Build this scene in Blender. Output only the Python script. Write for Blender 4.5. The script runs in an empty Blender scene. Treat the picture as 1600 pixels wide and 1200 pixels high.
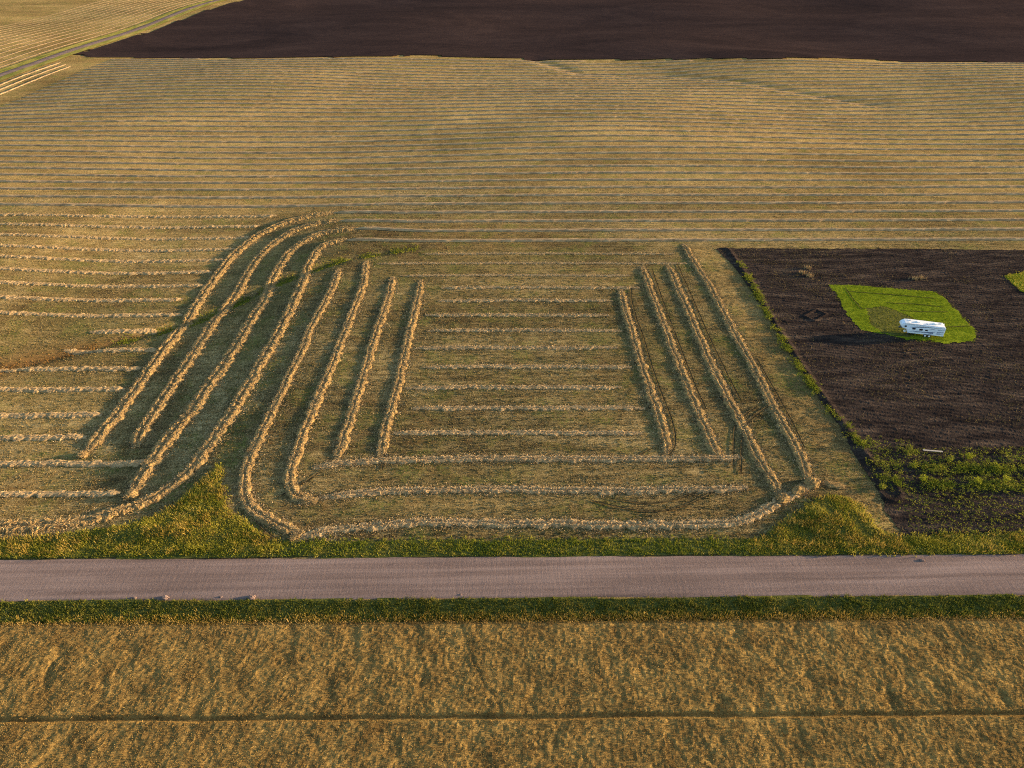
import bpy, bmesh, math
import numpy as np
from math import radians as R
S = bpy.context.scene
C = S.collection

# ------------------------------------------------------------------ camera, sky, sun, exposure
cam = bpy.data.cameras.new('camera'); cam.lens = 24.0 * 1066 / 1066.667; cam.sensor_width = 36
cam.clip_start = 0.5; cam.clip_end = 12000
co = bpy.data.objects.new('camera', cam); C.objects.link(co)
co.location = (0, 0, 80); co.rotation_euler = (R(90 - 35.1), 0, R(-1.34))
S.camera = co
SUN_EL, SUN_AZ = 7.6, 6.5            # degrees; azimuth measured from +X towards +Y
w = bpy.data.worlds.new('World'); S.world = w; w.use_nodes = True
nt = w.node_tree
bg = nt.nodes['Background']
sky = nt.nodes.new('ShaderNodeTexSky'); sky.sky_type = 'NISHITA'; sky.sun_disc = False
sky.sun_elevation = R(SUN_EL); sky.sun_rotation = R(90 - SUN_AZ)
sky.air_density = 1.0; sky.dust_density = 0.9; sky.ozone_density = 1.7
nt.links.new(sky.outputs[0], bg.inputs[0]); bg.inputs[1].default_value = 0.125
sl = bpy.data.lights.new('sun', 'SUN'); sl.energy = 4.8; sl.angle = R(1.0); sl.color = (1.0, 0.72, 0.42)
so = bpy.data.objects.new('sun', sl); C.objects.link(so)
so.rotation_euler = (R(90 - SUN_EL), 0, R(90 + SUN_AZ)); so.location = (60, 0, 60)
S.view_settings.view_transform = 'Standard'; S.view_settings.look = 'None'
S.view_settings.gamma = 1; S.view_settings.exposure = 1.98
S.render.engine = 'CYCLES'
S.cycles.use_denoising = False; S.cycles.pixel_filter_type = 'BLACKMAN_HARRIS'; S.cycles.filter_width = 1.1
S.cycles.max_bounces = 5; S.cycles.diffuse_bounces = 2

# ------------------------------------------------------------------ helpers
rng = np.random.default_rng(7)
def hash2(ix, iy, s):
    n = (ix.astype(np.int64) * 374761393 + iy.astype(np.int64) * 668265263 + s * 974634777) & 0xffffffff
    n = ((n ^ (n >> 13)) * 1274126177) & 0xffffffff
    return ((n ^ (n >> 16)) & 0xffffff) / float(0xffffff)
def vnoise(x, y, s=0):
    ix = np.floor(x); iy = np.floor(y); fx = x - ix; fy = y - iy
    fx = fx * fx * (3 - 2 * fx); fy = fy * fy * (3 - 2 * fy)
    a = hash2(ix, iy, s); b = hash2(ix + 1, iy, s); c = hash2(ix, iy + 1, s); d = hash2(ix + 1, iy + 1, s)
    return a + (b - a) * fx + (c - a) * fy + (a - b - c + d) * fx * fy
def fbm(x, y, o=3, s=0):
    t = 0.0; a = 0.5; n = 0.0
    for k in range(o):
        t = t + a * vnoise(x, y, s + k * 17); n += a; a *= 0.5; x = x * 2.03 + 5.1; y = y * 2.03 + 9.7
    return t / n
def sstep(a, b, x):
    t = np.clip((x - a) / (b - a), 0, 1); return t * t * (3 - 2 * t)
def dline(x, y, pts):
    p = np.asarray(pts, float); best = np.full(np.shape(x), 1e9)
    for (ax, ay), (bx, by) in zip(p[:-1], p[1:]):
        dx, dy = bx - ax, by - ay
        t = np.clip(((x - ax) * dx + (y - ay) * dy) / (dx * dx + dy * dy), 0, 1)
        best = np.minimum(best, np.hypot(x - ax - t * dx, y - ay - t * dy))
    return best
def inpoly(x, y, pts):
    p = np.asarray(pts, float); r = np.zeros(np.shape(x), bool); j = len(p) - 1
    for i in range(len(p)):
        xi, yi = p[i]; xj, yj = p[j]
        if yi != yj:
            r ^= ((yi > y) != (yj > y)) & (x < (xj - xi) * (y - yi) / (yj - yi) + xi)
        j = i
    return r
#H-BEGIN
DRAW = [(-150, 118), (-107, 126), (-88, 136.5), (-72, 146), (-58, 163), (-42, 176), (-22, 182)]
GULLY = [(25, 468), (50, 432), (98, 425), (135, 405), (165, 375), (190, 352)]
def H(x, y):
    z = -2.5 * sstep(-36, -80, x) * sstep(72, 92, y) * sstep(235, 180, y) * sstep(-150, -95, x)
    z = z - 0.75 * np.exp(-(dline(x, y, DRAW) / 1.9) ** 2) * sstep(-15, -40, x)
    z = z - 0.8 * np.exp(-(dline(x, y, GULLY) / 5.0) ** 2)
    z = z + 0.25 * np.exp(-((x + 47.5) / 4.2) ** 2 - ((y - 79.5) / 7.0) ** 2)
    z = z + 0.7 * np.exp(-((x + 54) / 9.0) ** 2 - ((y - 74.5) / 2.4) ** 2)
    z = z + 0.45 * np.exp(-((x - 54.0) / 5.5) ** 2 - ((y - 75.0) / 3.8) ** 2)
    z = z + 3.0 * np.exp(-((x + 45) / 75.0) ** 2 - ((y - 480) / 45.0) ** 2)
    z = z + 2.6 * np.exp(-((x - 175) / 60.0) ** 2 - ((y - 455) / 40.0) ** 2)
    z = z - 2.0 * np.exp(-((x - 90) / 50.0) ** 2 - ((y - 430) / 40.0) ** 2)
    far = sstep(170, 330, y)
    z = z + far * (1.6 * np.sin(x * 0.021 + y * 0.009 + 1.0) * np.sin(y * 0.017 - x * 0.006))
    z = z - 0.18 * np.exp(-((y - 72.0 + 0.0165 * x) / 1.2) ** 2) - 0.15 * np.exp(-((y - 59.0 + 0.0165 * x) / 1.3) ** 2)
    return z
#H-END

def np_mesh(name, verts, faces, mat, parent=None, smooth=False, attrs=None):
    me = bpy.data.meshes.new(name)
    v = np.ascontiguousarray(verts, np.float32); f = np.ascontiguousarray(faces, np.int32)
    k = f.shape[1]
    me.vertices.add(len(v)); me.vertices.foreach_set('co', v.ravel())
    me.loops.add(f.size); me.loops.foreach_set('vertex_index', f.ravel())
    me.polygons.add(len(f)); me.polygons.foreach_set('loop_start', np.arange(0, f.size, k, dtype=np.int32))
    me.update(calc_edges=True)
    me.polygons.foreach_set('use_smooth', np.full(len(f), smooth))
    for a, val in (attrs or {}).items():
        at = me.attributes.new(a, 'FLOAT', 'POINT'); at.data.foreach_set('value', np.ascontiguousarray(val, np.float32))
    me.materials.append(mat)
    o = bpy.data.objects.new(name, me); C.objects.link(o)
    if parent: o.parent = parent
    return o
def tag(o, label=None, cat=None, group=None, kind=None):
    if label: o['label'] = label
    if cat: o['category'] = cat
    if group: o['group'] = group
    if kind: o['kind'] = kind
    return o
def gridfaces(nu, nv):
    a = np.arange((nu - 1) * (nv - 1)); i = a // (nv - 1); j = a % (nv - 1); b = i * nv + j
    return np.stack([b, b + nv, b + nv + 1, b + 1], 1)
def region(name, poly, res, zf, mat, holes=(), smooth=True, attrs=None, wob=0.5):
    p = np.asarray(poly); x0, y0 = p.min(0) - 1; x1, y1 = p.max(0) + 1
    xs = np.arange(x0, x1, res); ys = np.arange(y0, y1, res)
    X, Y = np.meshgrid(xs, ys, indexing='ij'); X = X.ravel(); Y = Y.ravel()
    f = gridfaces(len(xs), len(ys))
    cx = X[f].mean(1); cy = Y[f].mean(1)
    wx = cx + wob * 2 * (fbm(cx * 0.6, cy * 0.6, 3, 3) - 0.5); wy = cy + wob * 2 * (fbm(cx * 0.6, cy * 0.6, 3, 9) - 0.5)
    m = inpoly(wx, wy, poly)
    for h in holes: m &= ~inpoly(wx, wy, h)
    f = f[m]; used = np.unique(f); idx = np.full(len(X), -1); idx[used] = np.arange(len(used))
    X = X[used]; Y = Y[used]
    V = np.stack([X, Y, zf(X, Y)], 1)
    at = {k: fn(X, Y) for k, fn in (attrs or {}).items()}
    return np_mesh(name, V, idx[f], mat, smooth=smooth, attrs=at)
def scatter(poly, dens, holes=(), dfn=None, wob=0.4):
    p = np.asarray(poly); x0, y0 = p.min(0); x1, y1 = p.max(0)
    n = int((x1 - x0) * (y1 - y0) * dens)
    x = rng.uniform(x0, x1, n); y = rng.uniform(y0, y1, n)
    m = inpoly(x + rng.normal(0, wob, n), y + rng.normal(0, wob, n), poly)
    for h in holes: m &= ~inpoly(x, y, h)
    x = x[m]; y = y[m]
    if dfn is not None:
        k = rng.random(len(x)) < dfn(x, y); x = x[k]; y = y[k]
    return x, y
def tufts(name, x, y, z, h, mat, nb=4, wd=0.05, spread=0.12, lean=0.35, parent=None, tone=None, up=0.0):
    """many small grass or straw tufts: nb blades (one tapering triangle each) round every point"""
    n = len(x); h = np.broadcast_to(h, (n,))
    P = np.repeat(np.stack([x, y, z], 1), nb, 0); hh = np.repeat(h, nb) * rng.uniform(0.55, 1.15, n * nb)
    a = rng.uniform(0, 6.283, n * nb); b = rng.uniform(0, 6.283, n * nb)
    P[:, 0] += np.cos(a) * spread * rng.random(n * nb); P[:, 1] += np.sin(a) * spread * rng.random(n * nb)
    ww = wd * rng.uniform(0.6, 1.4, n * nb)
    dx, dy = np.cos(b) * ww, np.sin(b) * ww
    ln = lean * rng.uniform(0.2, 1.3, n * nb) * hh
    V = np.empty((n * nb, 3, 3))
    V[:, 0] = P + np.stack([dx, dy, np.full(n * nb, -0.03)], 1)
    V[:, 1] = P - np.stack([dx, dy, np.full(n * nb, 0.03)], 1)
    V[:, 2] = P + np.stack([np.cos(a) * ln, np.sin(a) * ln, hh], 1)
    rnd = np.repeat(rng.random(n * nb), 3)
    at = {'rnd': rnd}
    if tone is not None: at['tone'] = np.repeat(np.repeat(tone, nb), 3)
    return np_mesh(name, V.reshape(-1, 3), np.arange(n * nb * 3).reshape(-1, 3), mat, parent, attrs=at)

# ------------------------------------------------------------------ procedural materials
class NT:
    def __init__(s, name, rough=0.95, spec=0.0):
        s.m = bpy.data.materials.new(name); s.m.use_nodes = True; s.t = s.m.node_tree; s.n = s.t.nodes
        s.b = s.n['Principled BSDF']; s.b.inputs['Roughness'].default_value = rough
        s.b.inputs['Specular IOR Level'].default_value = spec
        s.pos = s.n.new('ShaderNodeNewGeometry').outputs['Position']
    def l(s, a, b): s.t.links.new(a, b)
    def put(s, sock, v):
        if hasattr(v, 'is_output'): s.l(v, sock)
        else: sock.default_value = v
    def noise(s, sc=(1, 1, 1), detail=4, rough=0.6, dist=0.0):
        m = s.n.new('ShaderNodeMapping'); s.l(s.pos, m.inputs['Vector'])
        m.inputs['Scale'].default_value = sc if isinstance(sc, tuple) else (sc, sc, sc)
        n = s.n.new('ShaderNodeTexNoise'); n.inputs['Scale'].default_value = 1
        n.inputs['Detail'].default_value = detail; n.inputs['Roughness'].default_value = rough
        n.inputs['Distortion'].default_value = dist
        s.l(m.outputs[0], n.inputs['Vector']); return n.outputs['Fac']
    def math(s, op, a, b=0.0, c=None):
        n = s.n.new('ShaderNodeMath'); n.operation = op
        s.put(n.inputs[0], a); s.put(n.inputs[1], b)
        if c is not None: s.put(n.inputs[2], c)
        return n.outputs[0]
    def attr(s, name):
        n = s.n.new('ShaderNodeAttribute'); n.attribute_name = name; return n.outputs['Fac']
    def ramp(s, fac, stops):
        n = s.n.new('ShaderNodeValToRGB'); s.put(n.inputs[0], fac); e = n.color_ramp.elements
        while len(e) < len(stops): e.new(0.5)
        for el, (p, c) in zip(e, stops): el.position = p; el.color = (*c, 1) if not isinstance(c, float) else (c, c, c, 1)
        return n.outputs['Color']
    def mix(s, f, a, b):
        n = s.n.new('ShaderNodeMix'); n.data_type = 'RGBA'
        s.put(n.inputs['Factor'], f)
        for k, v in (('A', a), ('B', b)):
            sock = [i for i in n.inputs if i.name == k and i.type == 'RGBA'][0]
            s.put(sock, (*v, 1) if isinstance(v, tuple) else v)
        return [o for o in n.outputs if o.type == 'RGBA'][0]
    def color(s, c): s.put(s.b.inputs['Base Color'], (*c, 1) if isinstance(c, tuple) else c); return s
    def bump(s, h, strength=0.5, dist=0.1):
        n = s.n.new('ShaderNodeBump'); n.inputs['Strength'].default_value = strength; n.inputs['Distance'].default_value = dist
        s.l(h, n.inputs['Height']); s.l(n.outputs[0], s.b.inputs['Normal']); return s
    def leafy(s, col, t=0.3):
        tr = s.n.new('ShaderNodeBsdfTranslucent'); s.put(tr.inputs[0], col)
        mx = s.n.new('ShaderNodeMixShader'); mx.inputs[0].default_value = t
        s.l(s.b.outputs[0], mx.inputs[1]); s.l(tr.outputs[0], mx.inputs[2])
        s.l(mx.outputs[0], s.n['Material Output'].inputs[0]); return s
def sm(n, a, b, x):
    r = n.n.new('ShaderNodeMapRange'); r.inputs[1].default_value = a; r.inputs[2].default_value = b
    r.interpolation_type = 'SMOOTHSTEP'; n.put(r.inputs[0], x); return r.outputs[0]

M = {}
# stubble: soil, cut straw and green regrowth; 'tone' = how dry and strawy, 'rust' = the ripe weeds of the wet draw
n = NT('stubble_ground'); tone = n.attr('tone')
fine = n.noise(3.2, 6, 0.85); spk = n.noise(5.5, 2, 0.6); strk = n.noise((0.05, 1.1, 1), 3, 0.6); mid = n.noise(0.33, 4, 0.65); big = n.noise((0.012, 0.03, 1), 4, 0.6)
v = n.math('ADD', n.math('MULTIPLY', fine, 0.75), n.math('ADD', n.math('MULTIPLY', strk, 0.28), n.math('MULTIPLY', mid, 0.25)))
v = n.math('ADD', v, n.math('MULTIPLY_ADD', big, 0.42, -0.365))
v = n.math('ADD', v, n.math('MULTIPLY_ADD', spk, 0.7, -0.35))
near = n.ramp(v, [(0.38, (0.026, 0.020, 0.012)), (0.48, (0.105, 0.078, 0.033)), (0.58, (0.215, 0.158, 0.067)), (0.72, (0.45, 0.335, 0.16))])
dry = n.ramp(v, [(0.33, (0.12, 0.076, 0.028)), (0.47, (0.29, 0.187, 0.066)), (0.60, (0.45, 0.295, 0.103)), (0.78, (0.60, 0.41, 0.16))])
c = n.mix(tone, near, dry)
gm = n.math('MULTIPLY', sm(n, 0.47, 0.66, n.noise(0.11, 5, 0.7)), sm(n, 0.38, 0.62, n.noise(1.9, 4, 0.7)))
c = n.mix(n.math('MULTIPLY', gm, 0.75), c, (0.105, 0.125, 0.022))
og = n.math('MULTIPLY', sm(n, 0.50, 0.66, n.noise((0.16, 0.3, 1), 4, 0.65)), sm(n, 0.46, 0.62, n.noise(2.4, 3, 0.7)))
c = n.mix(n.math('MULTIPLY', og, 0.38), c, (0.27, 0.135, 0.04))
gl = sm(n, 0.50, 0.68, n.noise((0.010, 0.022, 1), 4, 0.6))
c = n.mix(n.math('MULTIPLY', gl, 0.35), c, (0.15, 0.13, 0.042))
c = n.mix(n.attr('rust'), c, n.ramp(fine, [(0.3, (0.055, 0.032, 0.014)), (0.7, (0.21, 0.118, 0.042))]))
n.color(c).bump(n.math('ADD', fine, n.math('MULTIPLY', strk, 0.5)), 0.9, 0.22); M['stubble'] = n.m

n = NT('pale_straw'); a = n.noise(1.1, 6, 0.8); b = n.noise(7.0, 3, 0.8)
v = n.math('ADD', n.math('MULTIPLY', a, 0.6), n.math('MULTIPLY', b, 0.4))
n.color(n.ramp(v, [(0.35, (0.12, 0.078, 0.037)), (0.46, (0.27, 0.178, 0.083)), (0.58, (0.44, 0.298, 0.143)), (0.77, (0.60, 0.42, 0.215))]))
n.bump(b, 0.5, 0.08); M['pale_straw'] = n.m
n = NT('straw'); a = n.noise(1.1, 6, 0.8); b = n.noise(7.0, 3, 0.8)
v = n.math('ADD', n.math('MULTIPLY', a, 0.6), n.math('MULTIPLY', b, 0.4))
n.color(n.ramp(v, [(0.38, (0.075, 0.048, 0.023)), (0.48, (0.20, 0.128, 0.052)), (0.58, (0.37, 0.243, 0.092)), (0.76, (0.55, 0.37, 0.15))]))
n.bump(b, 0.9, 0.10); M['straw'] = n.m
n = NT('straw_far'); a = n.noise((0.25, 2.0, 2.0), 4, 0.7)
n.color(n.ramp(a, [(0.3, (0.17, 0.108, 0.058)), (0.5, (0.33, 0.218, 0.115)), (0.72, (0.52, 0.36, 0.19))])).bump(a, 0.8, 0.2); M['straw_far'] = n.m
n = NT('straw_stalk'); r_ = n.attr('rnd')
c = n.ramp(r_, [(0.0, (0.12, 0.08, 0.04)), (0.4, (0.27, 0.185, 0.088)), (0.8, (0.44, 0.31, 0.155)), (1.0, (0.60, 0.44, 0.24))])
n.color(c); M['stalk'] = n.m
n = NT('stubble_stalk'); r_ = n.attr('rnd'); tone = n.attr('tone')
c = n.mix(tone, n.ramp(r_, [(0.0, (0.05, 0.05, 0.016)), (0.35, (0.10, 0.095, 0.028)), (0.6, (0.17, 0.13, 0.05)), (1.0, (0.29, 0.215, 0.095))]),
          n.ramp(r_, [(0.0, (0.13, 0.09, 0.036)), (0.5, (0.25, 0.175, 0.07)), (1.0, (0.38, 0.275, 0.12))]))
n.color(c).leafy(c, 0.2); M['stubble_stalk'] = n.m
n = NT('ploughed_soil', 0.95, 0.0); a = n.noise(3.6, 6, 0.85); b = n.noise((0.10, 0.5, 1), 5, 0.65, 0.4)
c = n.ramp(n.math('ADD', n.math('MULTIPLY', a, 0.65), n.math('MULTIPLY', b, 0.55)),
           [(0.40, (0.007, 0.0058, 0.0057)), (0.55, (0.018, 0.0138, 0.0128)), (0.65, (0.040, 0.030, 0.025)), (0.78, (0.115, 0.083, 0.058))])
n.color(c).bump(a, 0.9, 0.2); M['soil'] = n.m
n = NT('far_ploughed_soil', 0.95, 0.0); a = n.noise((0.12, 0.45, 1), 6, 0.8); b = n.noise((0.004, 0.02, 1), 4, 0.6)
c = n.ramp(n.math('ADD', n.math('MULTIPLY', a, 0.6), n.math('MULTIPLY', b, 0.5)),
           [(0.38, (0.019, 0.0135, 0.013)), (0.55, (0.033, 0.0215, 0.0195)), (0.72, (0.052, 0.033, 0.028))])
n.color(c).bump(a, 0.7, 0.5); M['far_soil'] = n.m
n = NT('lawn_turf'); a = n.noise(2.0, 5, 0.75); b = n.noise((0.12, 0.5, 1), 4, 0.6)
c = n.ramp(n.math('ADD', n.math('MULTIPLY', a, 0.6), n.math('MULTIPLY', b, 0.5)), [(0.38, (0.065, 0.085, 0.006)), (0.55, (0.15, 0.185, 0.010)), (0.75, (0.24, 0.25, 0.02))])
n.color(c).bump(a, 0.6, 0.08); M['lawn'] = n.m
def grassmat(nm, stops, t=0.3):
    n = NT(nm); r_ = n.attr('rnd'); big = n.noise(0.25, 4, 0.7)
    c = n.ramp(n.math('ADD', n.math('MULTIPLY', r_, 0.42), n.math('MULTIPLY_ADD', big, 1.5, -0.46)), stops)
    n.color(c).leafy(c, t); return n.m
M['grass'] = grassmat('verge_grass', [(0.0, (0.055, 0.085, 0.012)), (0.35, (0.14, 0.17, 0.018)), (0.65, (0.26, 0.24, 0.032)), (1.0, (0.40, 0.31, 0.085))])
M['tall'] = grassmat('tall_grass', [(0.0, (0.09, 0.10, 0.013)), (0.35, (0.215, 0.205, 0.025)), (0.65, (0.35, 0.295, 0.045)), (1.0, (0.52, 0.40, 0.11))])
M['dark_grass'] = grassmat('ditch_grass', [(0.0, (0.04, 0.055, 0.010)), (0.4, (0.10, 0.115, 0.018)), (0.7, (0.18, 0.16, 0.03)), (1.0, (0.30, 0.22, 0.06))])
M['gold'] = grassmat('golden_edge_grass', [(0.0, (0.14, 0.10, 0.02)), (0.4, (0.28, 0.19, 0.04)), (0.7, (0.40, 0.27, 0.06)), (1.0, (0.50, 0.36, 0.12))])
M['lawn_blade'] = grassmat('lawn_blade', [(0.0, (0.065, 0.095, 0.006)), (0.45, (0.15, 0.185, 0.010)), (1.0, (0.25, 0.26, 0.025))])
M['weed'] = grassmat('weed_leaf', [(0.0, (0.06, 0.085, 0.012)), (0.45, (0.15, 0.17, 0.018)), (0.8, (0.26, 0.24, 0.035)), (1.0, (0.36, 0.29, 0.08))])
M['weed_bright'] = grassmat('bright_weed_leaf', [(0.0, (0.12, 0.15, 0.015)), (0.5, (0.24, 0.25, 0.02)), (1.0, (0.36, 0.33, 0.05))])
M['rust'] = grassmat('rust_weed', [(0.0, (0.09, 0.045, 0.015)), (0.5, (0.20, 0.105, 0.03)), (1.0, (0.32, 0.19, 0.06))], 0.2)
M['crop'] = grassmat('ripe_crop', [(0.0, (0.09, 0.057, 0.022)), (0.35, (0.20, 0.13, 0.045)), (0.7, (0.34, 0.225, 0.075)), (1.0, (0.50, 0.35, 0.14))], 0.25)
n = NT('crop_canopy'); a = n.noise(3.4, 6, 0.85); b = n.noise(0.22, 4, 0.65)
c = n.ramp(n.math('ADD', n.math('MULTIPLY', a, 0.75), n.math('MULTIPLY', b, 0.4)),
           [(0.40, (0.055, 0.035, 0.014)), (0.53, (0.16, 0.098, 0.032)), (0.66, (0.31, 0.195, 0.058)), (0.80, (0.46, 0.31, 0.11))])
n.color(c).bump(a, 0.9, 0.2); M['canopy'] = n.m
n = NT('gravel', 0.95, 0.0); a = n.noise(5.0, 6, 0.8); b = n.noise((0.02, 0.9, 1), 4, 0.6); d = n.noise((0.05, 0.2, 1), 4, 0.6)
c = n.ramp(n.math('ADD', n.math('MULTIPLY', a, 0.45), n.math('ADD', n.math('MULTIPLY', b, 0.55), n.math('MULTIPLY_ADD', d, 0.3, -0.15))),
           [(0.34, (0.105, 0.072, 0.060)), (0.5, (0.172, 0.119, 0.099)), (0.66, (0.255, 0.182, 0.154))])
sp_ = n.noise(9.0, 2, 0.5); c = n.mix(sm(n, 0.60, 0.75, sp_), c, (0.30, 0.23, 0.20)); c = n.mix(sm(n, 0.36, 0.26, sp_), c, (0.07, 0.05, 0.043))
wb = n.noise((2.2, 0.35, 1), 2, 0.5)
n.color(c).bump(n.math('ADD', n.math('MULTIPLY', a, 0.9), n.math('ADD', b, n.math('MULTIPLY', wb, 0.5))), 0.6, 0.10); M['gravel'] = n.m
n = NT('dry_verge'); a = n.noise((0.3, 0.06, 1), 5, 0.7)
n.color(n.ramp(a, [(0.35, (0.12, 0.13, 0.025)), (0.5, (0.25, 0.21, 0.045)), (0.65, (0.36, 0.27, 0.08))])).bump(a, 0.8, 0.3); M['lawn_dry'] = n.m
n = NT('verge_soil'); a = n.noise(1.8, 6, 0.8)
n.color(n.ramp(a, [(0.35, (0.03, 0.03, 0.010)), (0.5, (0.075, 0.078, 0.018)), (0.7, (0.16, 0.14, 0.038))])).bump(a, 0.8, 0.2); M['verge'] = n.m
n = NT('wheel_track_soil'); a = n.noise(1.6, 5, 0.7)
n.color(n.ramp(a, [(0.38, (0.022, 0.016, 0.010)), (0.62, (0.11, 0.08, 0.035))])).bump(a, 0.7, 0.1); M['track'] = n.m
def plain(nm, col, rough=0.5, spec=0.4, metal=0.0, var=0.12):
    n = NT(nm, rough, spec); a = n.noise(3.0, 4, 0.6)
    n.color(n.ramp(a, [(0.3, tuple(x * (1 - var) for x in col)), (0.7, tuple(min(1, x * (1 + var)) for x in col))]))
    n.b.inputs['Metallic'].default_value = metal; return n.m

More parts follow.
